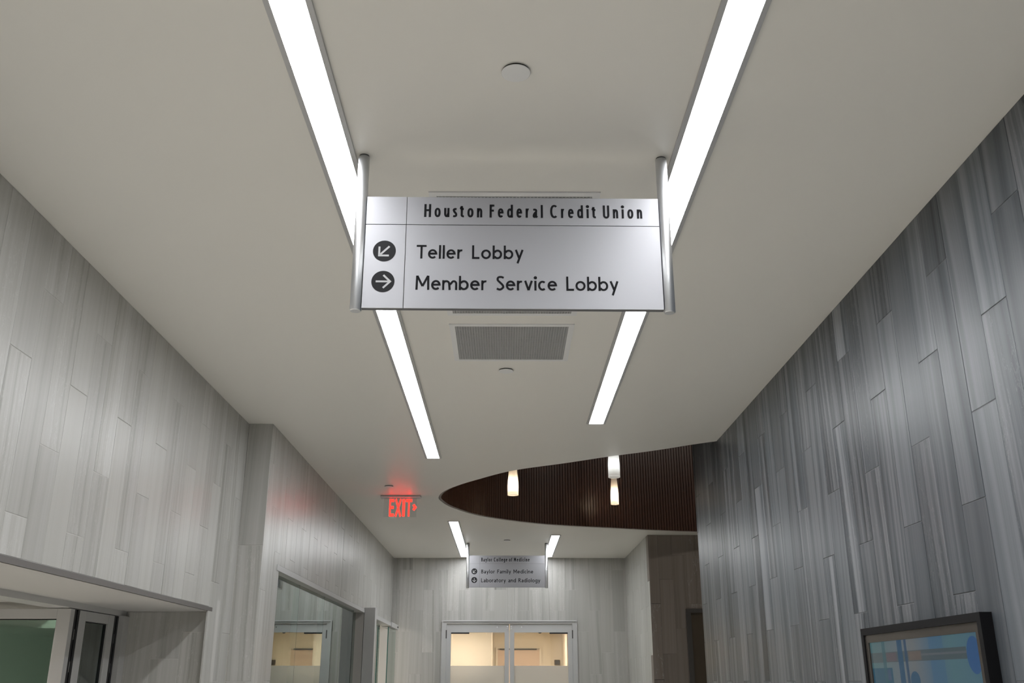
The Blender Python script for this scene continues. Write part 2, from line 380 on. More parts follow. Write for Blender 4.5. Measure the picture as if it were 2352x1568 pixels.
# ------------------------------------------------------------------ ceiling light strips
def strip_light(x0, x1, y0, y1, label):
    t = empty('strip_light', ((x0+x1)/2, (y0+y1)/2, CH)); tag(t, label, 'light', 'ceiling light strips')
    hx, hy, w = (x1-x0)/2, (y1-y0)/2, 0.016
    boxo('diffuser', M['strip'], t, -hx, hx, -hy, hy, -0.006, 0.0)
    for s_ in (-1, 1):
        a, b = (hx, hx + w) if s_ > 0 else (-hx - w, -hx)
        boxo('side_rail', M['alu_trim'], t, a, b, -hy, hy, -0.009, 0.0)
    for s_ in (-1, 1):
        a, b = (hy, hy + 0.005) if s_ > 0 else (-hy - 0.005, -hy)
        boxo('end_cap', M['alu_trim'], t, -hx - w, hx + w, a, b, -0.009, 0.0)
    return t
strip_light(-0.605, -0.512, -4.0, 7.338, 'long lit strip in the ceiling on the left of the large sign')
strip_light(0.565, 0.660, -4.0, 6.270, 'long lit strip in the ceiling on the right of the large sign')
strip_light(-0.610, -0.512, 10.490, 13.62, 'short far lit strip left of the small distant sign')
strip_light(0.558, 0.652, 11.540, 13.62, 'short far lit strip right of the small distant sign')

# ------------------------------------------------------------------ lettering (drawn as pen strokes)
def ell(cx, cy, rx, ry, a0, a1, n=22, p=1.0):
    out = []
    for i in range(n+1):
        a = R(a0 + (a1-a0)*i/n); c, s_ = math.cos(a), math.sin(a)
        out.append((cx + rx*math.copysign(abs(c)**p, c), cy + ry*math.copysign(abs(s_)**p, s_)))
    return out
def glyph(ch, k, s, XH=0.69):
    """strokes and advance width of a letter; cap height 1, width factor k, pen width s"""
    h = s/2; A = []
    Wd = dict(H=.74, F=.52, C=.80, U=.70, T=.66, L=.50, M=.92, S=.52, B=.58, R=.66, E=.52, X=.70, I=s/k if k else .16,
              a=.50, b=.64, c=.52, d=.64, e=.62, f=.36, g=.60, i=s/k, l=s/k, m=.98, n=.58, o=.66, r=.38, s=.42, t=.38, u=.58, v=.56, y=.58)[ch]
    w = Wd*k; l, r, mx_ = h, w-h, w/2; X = XH; ryl = X/2 - h*.95; pw = 0.88 if k < .9 else 1.0
    if ch == 'H': A = [[(l,0),(l,1)], [(r,0),(r,1)], [(l,.53),(r,.53)]]
    elif ch == 'F': A = [[(l,0),(l,1)], [(l,1-h),(w,1-h)], [(l,.53),(w*.92,.53)]]
    elif ch == 'E': A = [[(l,0),(l,1)], [(l,1-h),(w,1-h)], [(l,.52),(w*.92,.52)], [(l,h),(w,h)]]
    elif ch == 'I': A = [[(l,0),(l,1)]]
    elif ch == 'X': A = [[(l,0),(r,1)], [(l,1),(r,0)]]
    elif ch == 'T': A = [[(mx_,0),(mx_,1)], [(0,1-h),(w,1-h)]]
    elif ch == 'L': A = [[(l,0),(l,1)], [(l,h),(w,h)]]
    elif ch == 'U': ry = min(.36, (w-s)*.55+.02); A = [[(l,1)] + ell(mx_, h+ry-.02, mx_-h, ry, 180, 360) + [(r,1)]]
    elif ch == 'C': A = [ell(w*.56, .5, w*.56-h, .5-h+.012, 52, 308, 30, pw)]
    elif ch == 'M': A = [[(l+.01,0),(l+.03,1)], [(r-.01,0),(r-.03,1)], [(l+.04,.99),(mx_,.26)], [(r-.04,.99),(mx_,.26)]]
    elif ch == 'S': A = [catmull([(w*.92,.88),(w*.60,1-h+.012),(w*.24,.90),(w*.18,.72),(w*.48,.545),(w*.80,.36),(w*.84,.20),(w*.48,h-.012),(w*.06,.12)], 6)]
    elif ch == 'B': A = [[(l,0),(l,1)], [(l,1-h)] + ell(w*.5, .77, w*.40-h, .23-h, 90, -90, 12) + [(l,.54)], [(l,.54)] + ell(w*.55, .29, w*.45-h, .27-h+.02, 90, -90, 12) + [(l,h)]]
    elif ch == 'R': A = [[(l,0),(l,1)], [(l,1-h)] + ell(w*.45, .745, w*.42-h, .255-h, 90, -90, 12) + [(l,.49)], [(w*.42,.49),(w*.98-h*.6,0)]]
    elif ch == 'o': A = [ell(mx_, X/2, mx_-h, ryl, 90, 450, 36, pw)]
    elif ch == 'b': A = [[(l,0),(l,1)], ell(w*.52, X/2, w*.48-h, ryl, 150, -150, 28, pw)]
    elif ch == 'd': A = [[(r,0),(r,1)], ell(w*.48, X/2, w*.48-h, ryl, 30, 330, 28, pw)]
    elif ch == 'g': A = [[(r,X)] + ell(mx_, -.08, mx_-h, .17, 0, -155, 14), ell(w*.48, X/2, w*.48-h, ryl, 30, 330, 28, pw)]
    elif ch == 'c': A = [ell(w*.56, X/2, w*.56-h, ryl, 50, 310, 26, pw)]
    elif ch == 'e': A = [[(l,X*.53)] + ell(mx_, X/2, mx_-h, ryl, 6, 318, 30, pw)]; A[0] = A[0][:1] + A[0][1:]
    elif ch == 'a': A = [[(w*.14,X*.86)] + catmull([(w*.14,X*.86),(w*.46,X-h),(w*.82-h*.3,X*.82),(r-.01,X*.58)], 6)[1:] + [(r-.01,.10),(w+.01,h*.5)],
                         catmull([(r-.01,X*.60),(w*.46,X*.50),(l,X*.26),(w*.30,h),(w*.62,X*.12),(r-.01,X*.28)], 6)]
    elif ch == 'i': A = [[(l,0),(l,X)], ell(l, .90, .040, .040, 0, 360, 14)]
    elif ch == 'l': A = [[(l,0),(l,1.0)]]
    elif ch == 'n': A = [[(l,0),(l,X)], [(l,X*.55)] + ell(w*.54, X*.62, w*.46-h, X*.38-h, 155, 0, 14) + [(r,0)]]
    elif ch == 'm':
        q = w/2
        A = [[(l,0),(l,X)], [(l,X*.55)] + ell(q*.54, X*.62, q*.52-h*.9, X*.38-h, 155, 0, 12) + [(q,0)], [(q,X*.55)] + ell(q*1.54, X*.62, q*.46-h, X*.38-h, 155, 0, 12) + [(r,0)]]
    elif ch == 'u': A = [[(r,X),(r,0)], [(l,X)] + ell(w*.46, X*.38, w*.46-h, X*.38-h, 180, 335, 14) + [(r,X*.45)]]
    elif ch == 'r': A = [[(l,0),(l,X)], [(l,X*.55)] + ell(w*.72, X*.58, w*.72-h, X*.42-h, 160, 72, 10)]
    elif ch == 's': A = [catmull([(w*.90,X*.86),(w*.55,X-h),(w*.20,X*.80),(w*.40,X*.57),(w*.76,X*.40),(w*.80,X*.20),(w*.44,h),(w*.05,X*.13)], 6)]
    elif ch == 't': A = [[(w*.40,X*1.22),(w*.40,.16)] + ell(w*.40+.12, .16, .12, .16-h, 180, 285, 8), [(w*.02,X-h),(w*.95,X-h)], [(w*.06,X-h),(w*.40,X*1.20)]]
    elif ch == 'f': A = [[(w*.42,0),(w*.42,.78)] + ell(w*.42+.16, .78, .16, .22-h, 180, 80, 10), [(0,X-h),(w*.95,X-h)]]
    elif ch == 'v': A = [[(l*.9,X),(mx_,.02)], [(w-l*.9,X),(mx_,.02)]]
    elif ch == 'y': A = [[(l*.9,X),(mx_+.01,.03)], [(w-l*.9,X),(w*.30,-.30)]]
    return A, w
def pen(bm, P, s, place):
    """a flat ribbon of width s along the polyline P"""
    closed = math.dist(P[0], P[-1]) < 1e-4 and len(P) > 3
    Q = P[:-1] if closed else P
    q = [Q[0]]
    for p in Q[1:]:
        if math.dist(p, q[-1]) > 1e-4: q.append(p)
    Q = q; n = len(Q); Lf, Rt = [], []
    for i in range(n):
        a = Q[(i-1) % n] if (closed or i > 0) else None; b = Q[(i+1) % n] if (closed or i < n-1) else None
        c = Vector(Q[i]); d1 = (c - Vector(a)).normalized() if a else None; d2 = (Vector(b) - c).normalized() if b else None
        if d1 is None: d1 = d2
        if d2 is None: d2 = d1
        nn = (Vector((-d1.y, d1.x)) + Vector((-d2.y, d2.x)))
        nn = nn.normalized() if nn.length > 1e-5 else Vector((-d1.y, d1.x))
        k = min(1.5, 1.0 / max(0.3, nn.dot(Vector((-d1.y, d1.x))))) * s / 2
        Lf.append(bm.verts.new(place(c + nn*k))); Rt.append(bm.verts.new(place(c - nn*k)))
    for i in range(n if closed else n-1):
        j = (i+1) % n; bm.faces.new((Rt[i], Rt[j], Lf[j], Lf[i]))
def lettering(name, text, x0, x1, z, cap, k, s, track, space, y, parent, mat, xh=0.69):
    """one line of lettering as one flat vinyl part; stretched by its tracking so that it spans x0..x1"""
    # natural width
    def run(tr):
        x = 0; out = []
        for ch in text:
            if ch == ' ': x += space; continue
            A, w = glyph(ch, k, s, xh); out.append((A, x)); x += w + tr
        return out, x - tr
    _, w0 = run(0.0); gaps = len(text) - 1 - text.count(' ')
    target = (x1 - x0) / cap; tr = (target - w0) / gaps
    out, _ = run(tr); i = 0
    for word in text.split(' '):              # every word a part of its own
        bm = BM()
        for A, x in out[i:i+len(word)]:
            for P in A: pen(bm, P, s, lambda v, x=x: (x0 + (v.x + x)*cap, y, z + v.y*cap))
        i += len(word); obj(name, bm, mat, parent)

def arrow_disc(t, x, z, r, ang, y):
    bm = BM(); n = 48
    f = [bm.verts.new((x + r*math.cos(2*math.pi*i/n), y, z + r*math.sin(2*math.pi*i/n))) for i in range(n)]; bm.faces.new(f)
    d = obj('arrow_disc', bm, M['disc'], t)
    bm = BM(); c, s_ = math.cos(ang), math.sin(ang)
    def pl(v): return (x + (v.x*c - v.y*s_)*r, y - 0.0006, z + (v.x*s_ + v.y*c)*r)
    pen(bm, [(-.62, 0), (.56, 0)], .17, pl); pen(bm, [(.02, .60), (.62, 0), (.02, -.60)], .17, pl)
    obj('arrow', bm, M['white_ink'], d)

def hanging_sign(loc, rz, label, title, line1, line2, a1, a2, tx, l1x, l2x):
    t = empty('hanging_sign', loc, rz); tag(t, label, 'sign', 'hanging signs')
    zc = -loc[2]                              # local z = absolute + zc
    z = lambda r: EYE + r + zc
    for x in (-0.4925, 0.4925):
        bm = lathe(BM(), [(0.0155, z(1.088)), (0.0185, z(1.091)), (0.0185, z(1.634))], (x, 0, 0), 40)
        p = obj('post', bm, M['alu_post'], t, True); 
        for f in p.data.polygons: f.use_smooth = len(f.vertices) == 4
        obj('collar', lathe(BM(), [(0.0160, z(1.634)), (0.0160, z(1.640))], (x, 0, 0), 32), M['groove'], p)
    boxo('core_panel', M['groove'], t, -0.4735, 0.4735, -0.006, 0.006, z(1.0965), z(1.4835))
    g = 0.0009; zs, zt, zb, xs = z(1.3845), z(1.4845), z(1.0955), -0.3435
    for nm, a in (('header_plate', (xs+g, 0.4735, zs+g, zt)), ('header_plate', (-0.4735, xs-g, zs+g, zt)), ('face_plate', (xs+g, 0.4735, zb, zs-g)), ('face_plate', (-0.4735, xs-g, zb, zs-g))):
        boxo(nm, M['alu'], t, a[0], a[1], -0.010, -0.0055, a[2], a[3], bev=0.0006)
    boxo('back_plate', M['alu'], t, -0.4735, 0.4735, 0.0055, 0.010, zb, zt)
    y = -0.0106; sh = -0.0235                 # the text positions were read with the sign centre at x = 0.0235
    lettering('title_word', title, tx[0]+sh, tx[1]+sh, z(1.4120), 0.0465, 0.64, 0.152, 0, tx[2], y, t, M['ink'], 0.71)
    lettering('line_word', line1, l1x[0]+sh, l1x[1]+sh, z(1.2650), 0.0475, 1.0, 0.142, 0, 0.50, y, t, M['ink'])
    lettering('line_word', line2, l2x[0]+sh, l2x[1]+sh, z(1.1575), 0.0485, 1.0, 0.142, 0, 0.50, y, t, M['ink'])
    arrow_disc(t, -0.3865+sh, z(1.2905), 0.0365, a1, y); arrow_disc(t, -0.3865+sh, z(1.1850), 0.0365, a2, y)
    return t
hanging_sign((0.0235, 2.798, CH), R(0.55), 'large brushed metal sign hanging from the ceiling reading Houston Federal Credit Union',
             'Houston Federal Credit Union', 'Teller Lobby', 'Member Service Lobby', R(225), 0.0, (-0.264, 0.443, 0.26), (-0.284, 0.057), (-0.284, 0.357))
hanging_sign((0.028, 12.269, CH), 0.0, 'small distant brushed metal sign hanging before the double door',
             'Baylor College of Medicine', 'Baylor Family Medicine', 'Laboratory and Radiology', R(225), R(270), (-0.30, 0.305, 0.26), (-0.30, 0.350), (-0.30, 0.437))

# ------------------------------------------------------------------ air grilles and sprinkler covers in the ceiling
def grille(x0, x1, y0, y1, label):
    t = empty('air_grille', ((x0+x1)/2, (y0+y1)/2, CH)); tag(t, label, 'vent', 'ceiling air grilles')
    hx, hy, w = (x1-x0)/2, (y1-y0)/2, 0.027
    bm = BM(); box(bm, -hx, hx, -hy, -hy+w, -0.005, 0); box(bm, -hx, hx, hy-w, hy, -0.005, 0); box(bm, -hx, -hx+w, -hy+w, hy-w, -0.005, 0); box(bm, hx-w, hx, -hy+w, hy-w, -0.005, 0)
    obj('frame', bm, M['vent'], t)
    boxo('duct_plate', M['vent_dark'], t, -hx+w, hx-w, -hy+w, hy-w, -0.0008, 0.0)
    bm = BM(); p = 0.0127; a = -hx + w + p/2
    while a < hx - w: box(bm, a-.0016, a+.0016, -hy+w, hy-w, -0.0042, -0.0008); a += p
    a = -hy + w + p/2
    while a < hy - w: box(bm, -hx+w, hx-w, a-.0016, a+.0016, -0.0042, -0.0008); a += p
    obj('grid_core', bm, M['vent_core'], t)['kind'] = 'stuff'
    return t
grille(-0.275, 0.337, 3.034, 4.250, 'long white ceiling air grille mostly hidden behind the large sign')
grille(-0.275, 0.337, 4.372, 4.938, 'square grey ceiling air grille below the large sign')
def sprinkler(x, y, r, label):
    t = empty('sprinkler_cover', (x, y, CH)); tag(t, label, 'sprinkler', 'sprinkler covers')
    obj('collar', lathe(BM(), [(r*0.93, -0.006), (r*0.93, 0.0)], n=40), M['shadow_gap'], t)
    obj('cover_plate', lathe(BM(), [(r*0.96, -0.0085), (r, -0.0075), (r, -0.006)], n=48), M['plate'], t)
sprinkler(0.028, 2.320, 0.0415, 'round white sprinkler cover in the ceiling above the large sign')
sprinkler(0.004, 5.110, 0.0415, 'round white sprinkler cover just beyond the square air grille')
sprinkler(-1.038, 8.510, 0.0415, 'round white sprinkler cover beside the red exit sign')
sprinkler(0.026, 11.990, 0.0415, 'round white sprinkler cover above the small distant sign')

# ------------------------------------------------------------------ exit sign
t = empty('exit_sign', (-0.980, 9.0, CH)); tag(t, 'red edge-lit exit sign on a clear panel under the ceiling', 'exit sign')
boxo('housing', M['alu_trim'], t, -0.189, 0.192, -0.045, 0.045, -0.020, 0.0, bev=0.006)
boxo('panel', M['acrylic'], t, -0.158, 0.150, -0.003, 0.003, -0.197, -0.020)
bm = BM()
x = -0.106
for ch, w in (('E', .045), ('X', .062), ('I', .024), ('T', .058)):
    sz = 0.162; s = 0.165
    A, gw = glyph(ch, 1.0, s)
    f = w / (gw * sz)
    for P in A: pen(bm, P, s, lambda v, x=x, f=f: (x + v.x*sz*f, -0.0045, -0.192 + v.y*sz))
    x += w + 0.008
obj('lettering', bm, M['exit'], t); bm = BM()
pen(bm, [(0, .45), (.34, 0), (0, -.45)], .40, lambda v: (0.120 + v.x*0.056, -0.0045, -0.107 + v.y*0.056))
obj('chevron', bm, M['exit'], t)

# ------------------------------------------------------------------ pendants in the cut-out
def pendant(x, y, zb, label, lit, h=0.40, r=0.0445):
    t = empty('pendant_lamp', (x, y, 5.4)); tag(t, label, 'lamp', 'pendant lamps in the cut-out')
    zz = zb - 5.4
    boxo('canopy', M['alu_trim'], t, -0.05, 0.05, -0.05, 0.05, -0.025, 0.0, bev=0.008)
    obj('rod', lathe(BM(), [(0.005, zz + h), (0.005, -0.025)], n=12), M['alu_trim'], t)
    obj('shade', lathe(BM(), [(r*.92, 0.004), (r, 0.0), (r, 0.012), (r*1.0, 0.10), (r*.95, 0.145), (r*.72, 0.28), (r*.52, h-.01), (r*.48, h)], (0, 0, zz), 40, cap=False), M['opal'], t, True)
    obj('cap', lathe(BM(), [(r*.52, h-.004), (r*.52, h+.02), (0.006, h+.03)], (0, 0, zz), 24), M['alu_trim'], t)
    obj('bulb', lathe(BM(), [(0.006, 0.055), (0.018, 0.065), (0.024, 0.085), (0.020, 0.11), (0.010, 0.13), (0.010, 0.16)], (0, 0, zz), 20), M['bulb' if lit else 'bulb_cool'], t, True)
M['bulb_cool'] = emis('cool_bulb', (0.85, 0.95, 1.0), 6.0)
pendant(0.0787, 9.4, Z(1.7226), 'warm glowing pendant lamp nearest the tip of the cut-out', True, h=0.44, r=0.0535)
pendant(0.864, 7.5, Z(1.517), 'paler whitish pendant lamp, the nearer of the right-hand pair', False, r=0.0465)
pendant(1.217, 10.6, Z(1.842), 'warm glowing pendant lamp, the farther and smaller of the right-hand pair', True)

# ------------------------------------------------------------------ alcove on the left with the folding glass wall
bm = BM(); box(bm, -3.6, XL - 0.006, -2.0, OPEN_Y, Z(0.386), OPEN_Z + 0.10)
so = struct(obj('ceiling_soffit', bm, M['soffit']), 'white soffit of the wide opening')
tr_ = struct(boxo('trim_1', M['cutter'], None, XL - 0.012, XL + 0.001, -2.0, OPEN_Y, OPEN_Z - 0.024, OPEN_Z - 0.001), 'dark metal edge trim under the stone planks')
bm = BM(); box(bm, -2.285, XL, OPEN_Y + G, OPEN_Y + 0.15, 0, OPEN_Z + 0.05)
wj = struct(obj('wall_jamb', bm, M['grout']), 'stone plank return of the wide opening')
clad(wj, 'F', OPEN_Y, -2.28, XL - 0.002, XL - 0.002 - 4*TW, [Z(0.27), Z(-0.05), Z(0.12)], lambda u: [(Z(-0.45), Z(0.386))], M['tile_l'])
struct(boxo('trim_2', M['frame'], None, -2.36, -2.235, 2.0, OPEN_Y, Z(0.356), Z(0.386)), 'grey head track of the folding glass wall')
def glazed_leaf(name, label, p0, p1, z0, z1, stile, rail, glass, group, edge=True):
    """framed leaf standing between two floor points"""
    d = Vector((p1[0]-p0[0], p1[1]-p0[1])); w = d.length
    t = empty(name, (p0[0], p0[1], z0), math.atan2(d.y, d.x)); tag(t, label, 'door', group)
    h = z1 - z0; th = 0.024
    boxo('stile', M['frame'], t, 0, stile, -th, th, 0, h, bev=0.002); boxo('stile', M['frame'], t, w-stile, w, -th, th, 0, h, bev=0.002)
    boxo('rail', M['frame'], t, stile, w-stile, -th, th, h-rail, h, bev=0.002); boxo('rail', M['frame'], t, stile, w-stile, -th, th, 0, rail*2, bev=0.002)
    boxo('pane', glass, t, stile-.004, w-stile+.004, -0.004, 0.004, rail*2-.004, h-rail+.004)
    b = 0.005
    bm = BM(); box(bm, stile, w-stile, -0.012, 0.012, h-rail-b, h-rail); box(bm, stile, stile+b, -0.012, 0.012, rail*2, h-rail); box(bm, w-stile-b, w-stile, -0.012, 0.012, rail*2, h-rail)
    obj('gasket', bm, M['gasket'], t)
    return t
l1 = glazed_leaf('folding_glass_door', 'silver framed folding glass door leaf swung open into the alcove', (-3.02, 5.17), (-2.240, 5.17), 0.02, Z(0.352), 0.070, 0.050, M['glass_green'], 'folding glass door leaves')
l2 = glazed_leaf('folding_glass_door', 'silver framed folding glass door leaf beside the stone jamb', (-2.265, 5.265), (-2.265, 5.735), 0.02, Z(0.352), 0.080, 0.050, M['glass_green'], 'folding glass door leaves')
def hinge_stack(y0, y1, x0, x1, label):
    t = empty('door_seal', ((x0+x1)/2, (y0+y1)/2, 0.02)); tag(t, label, 'door seal', 'black door seals')
    hx, hy, h = (x1-x0)/2, (y1-y0)/2, Z(0.352) - 0.02
    boxo('seal_strip', M['gasket'], t, -hx, hx, -hy, -hy*.25, 0, h); boxo('seal_strip', M['gasket'], t, -hx, hx, hy*.25, hy, 0, h)
    for zc in (1.45, 1.62, 1.78):
        boxo('hinge', M['chrome'], t, hx*.3, hx*.9, -hy*.22, hy*.22, zc, zc+.055, bev=0.002)
hinge_stack(5.197, 5.262, -2.285, -2.243, 'black rubber seal and hinges between the two folding door leaves')
hinge_stack(5.740, 5.800, -2.287, -2.243, 'black rubber seal and hinges beside the grey jamb post')
struct(boxo('trim_3', M['frame'], None, -2.29, -2.215, 5.804, OPEN_Y, 0, Z(0.356)), 'grey jamb post of the folding glass wall')
# the dim room behind the folding glass
bm = BM(); box(bm, -5.6, -5.5, -2.0, 8.0, 0, Z(0.6)); box(bm, -5.5, -1.95, 8.0, 8.1, 0, Z(0.6)); box(bm, -5.5, -1.9, -2.1, -2.0, 0, Z(0.6)); box(bm, -5.5, -2.29, 6.04, 6.10, 0, Z(0.3))
struct(obj('wall_side_room', bm, M['room_grey']), 'plain wall of the room behind the folding glass')
struct(boxo('ceiling_side_room', M['soffit'], None, -5.5, -3.6, -2.0, 8.0, Z(0.5), Z(0.6)))

# ------------------------------------------------------------------ glazed openings in the far left wall
struct(boxo('trim_4', M['frame'], None, XF - 0.155, XF + 0.006, 6.74, 11.10, Z(0.717), Z(0.755)), 'grey head trim of the glazed opening')
def glass_leaf(label, x, y0, y1, z1, fitting=None):
    t = empty('sliding_glass_door', (x, (y0+y1)/2, 0.01)); tag(t, label, 'glass door', 'frameless sliding glass doors')
    hy = (y1-y0)/2; h = z1 - 0.01
    boxo('pane', M['glass'], t, -0.005, 0.005, -hy, hy, 0, h)
    for s_ in (-1, 1):
        a, b = (hy, hy+.004) if s_ > 0 else (-hy-.004, -hy)
        boxo('polished_edge', M['glass_edge'], t, -0.005, 0.005, a, b, 0, h)
    boxo('foot_rail', M['alu_trim'], t, -0.014, 0.014, -hy, hy, 0, 0.09)
    if fitting:
        obj('knob', lathe(BM(), [(0.022, 0), (0.022, 0.012), (0.012, 0.018)], n=24), M['chrome'], t).location = (0.02, fitting[0], fitting[1])
        k = [c for c in t.children if c.name.startswith('knob')][0]; k.rotation_euler = (0, R(90), 0); k.location.x = 0.005
zt = Z(0.717)
glass_leaf('clear glass door leaf nearest the stone pilaster, with a round fitting', XG, 6.75, 7.835, zt, (-0.31, Z(0.655)-0.01))
glass_leaf('clear glass door leaf, the middle one beyond the stone pilaster', XG, 7.845, 8.945, zt)
glass_leaf('clear glass door leaf running on towards the grey post', XG, 8.955, 10.74, zt)
glass_leaf('narrow clear glass leaf directly beside the grey post', XG - 0.03, 10.70, 11.08, zt)
bm = BM(); box(bm, XF + 0.001, -1.445, 11.10, 11.24, 0, Z(0.772), bev=0.004)
p = tag(obj('door_post', bm, M['frame']), 'square grey metal post between the two glass door openings', 'post')
t = empty('sliding_door_track', (-1.50, 11.25, Z(0.66))); tag(t, 'grey overhead rail of the far sliding glass door', 'door track')
boxo('rail_box', M['frame'], t, -0.066, 0.045, 0.0, 1.50, 0.0, 0.045, bev=0.002)
boxo('rail_end', M['frame'], t, -0.066, 0.060, 1.50, 2.28, -0.012, 0.048, bev=0.002)
boxo('end_screw', M['shadow_gap'], t, 0.060, 0.064, 2.17, 2.24, 0.008, 0.030, bev=0.001)
glass_leaf('greenish glass door leaf hanging from the far overhead rail', -1.475, 12.66, 13.50, Z(0.644))
glass_leaf('greenish glass door leaf behind the grey post, half slid away', -1.545, 11.28, 12.34, Z(0.655))
# dim room behind the glazing
bm = BM(); box(bm, -4.4, -4.3, 6.3, 14.0, 0, CH); box(bm, -4.4, XF - 0.17, 14.0, 14.1, 0, CH); box(bm, -4.4, XF - 0.17, 8.12, 8.2, 0, CH)
struct(obj('wall_office', bm, M['office']), 'plain wall of the room behind the glass doors')
struct(boxo('ceiling_office', M['soffit'], None, -4.3, XF - 0.17, 6.3, 14.0, Z(1.1), Z(1.2)))

# ------------------------------------------------------------------ double door in the end wall and the cream room behind
df = struct(empty('door_1', (0.065, YE, 0)), 'grey metal framed glazed double door in the end wall')
bm = BM(); cx = 0.065
box(bm, -0.936, -0.869, -0.022, 0.10, 0, Z(0.745)); box(bm, 0.869, 0.936, -0.022, 0.10, 0, Z(0.745)); box(bm, -0.936, 0.936, -0.022, 0.10, Z(0.745), Z(0.790))
obj('frame', bm, M['frame'], df)
boxo('drip_lip', M['frame'], df, -0.915, 0.915, -0.040, -0.022, Z(0.772), Z(0.786), bev=0.002)
for s_ in (-1, 1):
    def mir(a, b): return (a, b) if s_ > 0 else (-b, -a)
    bm = BM(); box(bm, *mir(0.004, 0.066), 0.0, 0.044, 0.02, Z(0.742)); box(bm, *mir(0.806, 0.868), 0.0, 0.044, 0.02, Z(0.742)); box(bm, *mir(0.066, 0.806), 0.0, 0.044, Z(0.630), Z(0.742)); box(bm, *mir(0.066, 0.806), 0.0, 0.044, 0.02, 0.26)
    leaf = obj('door_leaf', bm, M['frame'], df)
    boxo('pane', M['acrylic'], leaf, *mir(0.064, 0.808), 0.018, 0.026, 0.258, Z(0.632))
    boxo('frosted_film', M['film'], leaf, *mir(0.066, 0.806), 0.014, 0.0175, 0.26, Z(0.194))
    boxo('closer', M['gasket'], leaf, *mir(0.555, 0.806), 0.003, 0.040, Z(0.612), Z(0.630))
    for hz in (0.55,): boxo('hinge', M['dark_frame'], leaf, *mir(0.864, 0.878), -0.026, 0.0, Z(hz), Z(hz)+.11)
    for (bx_, bz) in ((0.168, 0.700), (0.026, 0.708), (0.026, 0.678)):
        bm = lathe(BM(), [(0.009, 0), (0.009, 0.003)], n=14); b = obj('screw', bm, M['chrome'], leaf, False)
        b.rotation_euler = (R(90), 0, 0); b.location = (bx_*s_, 0.0005, Z(bz))
# cream room
bm = BM(); box(bm, -1.8, -0.215, 16.0, 18.4, 0, Z(1.0))
struct(obj('wall_room_block', bm, M['cream']), 'cream wall behind the double door')
bm = BM(); box(bm, -1.9, 2.4, 18.4, 18.5, 0, Z(1.0)); box(bm, -1.9, -1.8, 13.98, 18.4, 0, Z(1.0)); box(bm, 1.048, 1.15, 16.9, 18.4, 0, Z(1.0)); box(bm, 2.3, 2.4, 13.98, 18.4, 0, Z(1.0))
struct(obj('wall_room', bm, M['cream']), 'cream back wall of the room behind the double door')
struct(boxo('ceiling_room', M['cream'], None, -1.8, 2.3, 13.98, 18.4, Z(0.86), Z(0.98)))
d2 = struct(empty('door_2', (0.235, 18.4, 0)), 'pinkish door in the back wall of the cream room')
boxo('leaf', M['pinkdoor'], d2, -0.36, 0.40, -0.03, 0.0, 0, Z(0.53)); boxo('lintel_closer', M['dark_frame'], d2, -0.33, 0.35, -0.06, -0.03, Z(0.535), Z(0.555))
bm = BM(); box(bm, -0.40, -0.36, -0.035, 0.0, 0, Z(0.575)); box(bm, 0.40, 0.44, -0.035, 0.0, 0, Z(0.575)); box(bm, -0.36, 0.40, -0.035, 0.0, Z(0.557), Z(0.575))
obj('frame', bm, M['cream'], d2)
t = empty('dome_camera', (0.62, 17.6, Z(0.86))); tag(t, 'dark dome camera on the ceiling of the cream room', 'camera')
obj('dome', lathe(BM(), [(0.006, -0.075), (0.022, -0.070), (0.036, -0.055), (0.042, -0.035), (0.042, -0.020)], n=24), M['black'], t, True)
obj('base', lathe(BM(), [(0.055, -0.020), (0.058, -0.012), (0.058, 0.0)], n=24), M['plate'], t)
t = empty('wall_box', (0.955, 18.4, Z(0.27))); tag(t, 'small brown box low on the back wall of the cream room', 'box')
boxo('case', M['dark_wood'], t, -0.05, 0.05, -0.05, 0.0, 0.0, 0.09, bev=0.01); boxo('lid', M['dark_frame'], t, -0.035, 0.035, -0.056, -0.05, 0.02, 0.075)
for i, (x, y, e) in enumerate(((-0.7, 15.1, 37), (0.45, 17.1, 24), (1.6, 15.6, 20))):
    ld = bpy.data.lights.new('room_downlight', 'AREA'); ld.shape = 'DISK'; ld.size = 0.30; ld.energy = e; ld.color = (1.0, 0.87, 0.69)
    lo = bpy.data.objects.new('room_downlight', ld); lo.location = (x, y, Z(0.855)); link(lo)

for nm, x, y, z, e in (('office_fill', -3.3, 12.4, Z(1.09), 75), ('office_fill', -2.9, 7.3, Z(1.09), 40), ('side_room_fill', -4.5, 4.0, Z(0.49), 70), ('lobby_fill', 3.6, 8.8, 5.38, 25)):  # unseen fill lamps added to brighten the office, side room and lobby
    ld = bpy.data.lights.new(nm, 'AREA'); ld.shape = 'DISK'; ld.size = 0.30; ld.energy = e; ld.color = (1.0, 0.93, 0.84)
    lo = bpy.data.objects.new(nm, ld); lo.location = (x, y, z); link(lo)

# ------------------------------------------------------------------ dark door in the lobby wall
d3 = struct(empty('door_3', (2.6, YB, 0)), 'dark wooden door in the taupe lobby wall')
bm = BM(); box(bm, -0.494, -0.44, -0.02, 0.06, 0, Z(0.788)); box(bm, 0.44, 0.494, -0.02, 0.06, 0, Z(0.788)); box(bm, -0.44, 0.44, -0.02, 0.06, Z(0.745), Z(0.788))
obj('frame', bm, M['dark_frame'], d3); boxo('leaf', M['dark_wood'], d3, -0.44, 0.44, 0.005, 0.05, 0.01, Z(0.745))

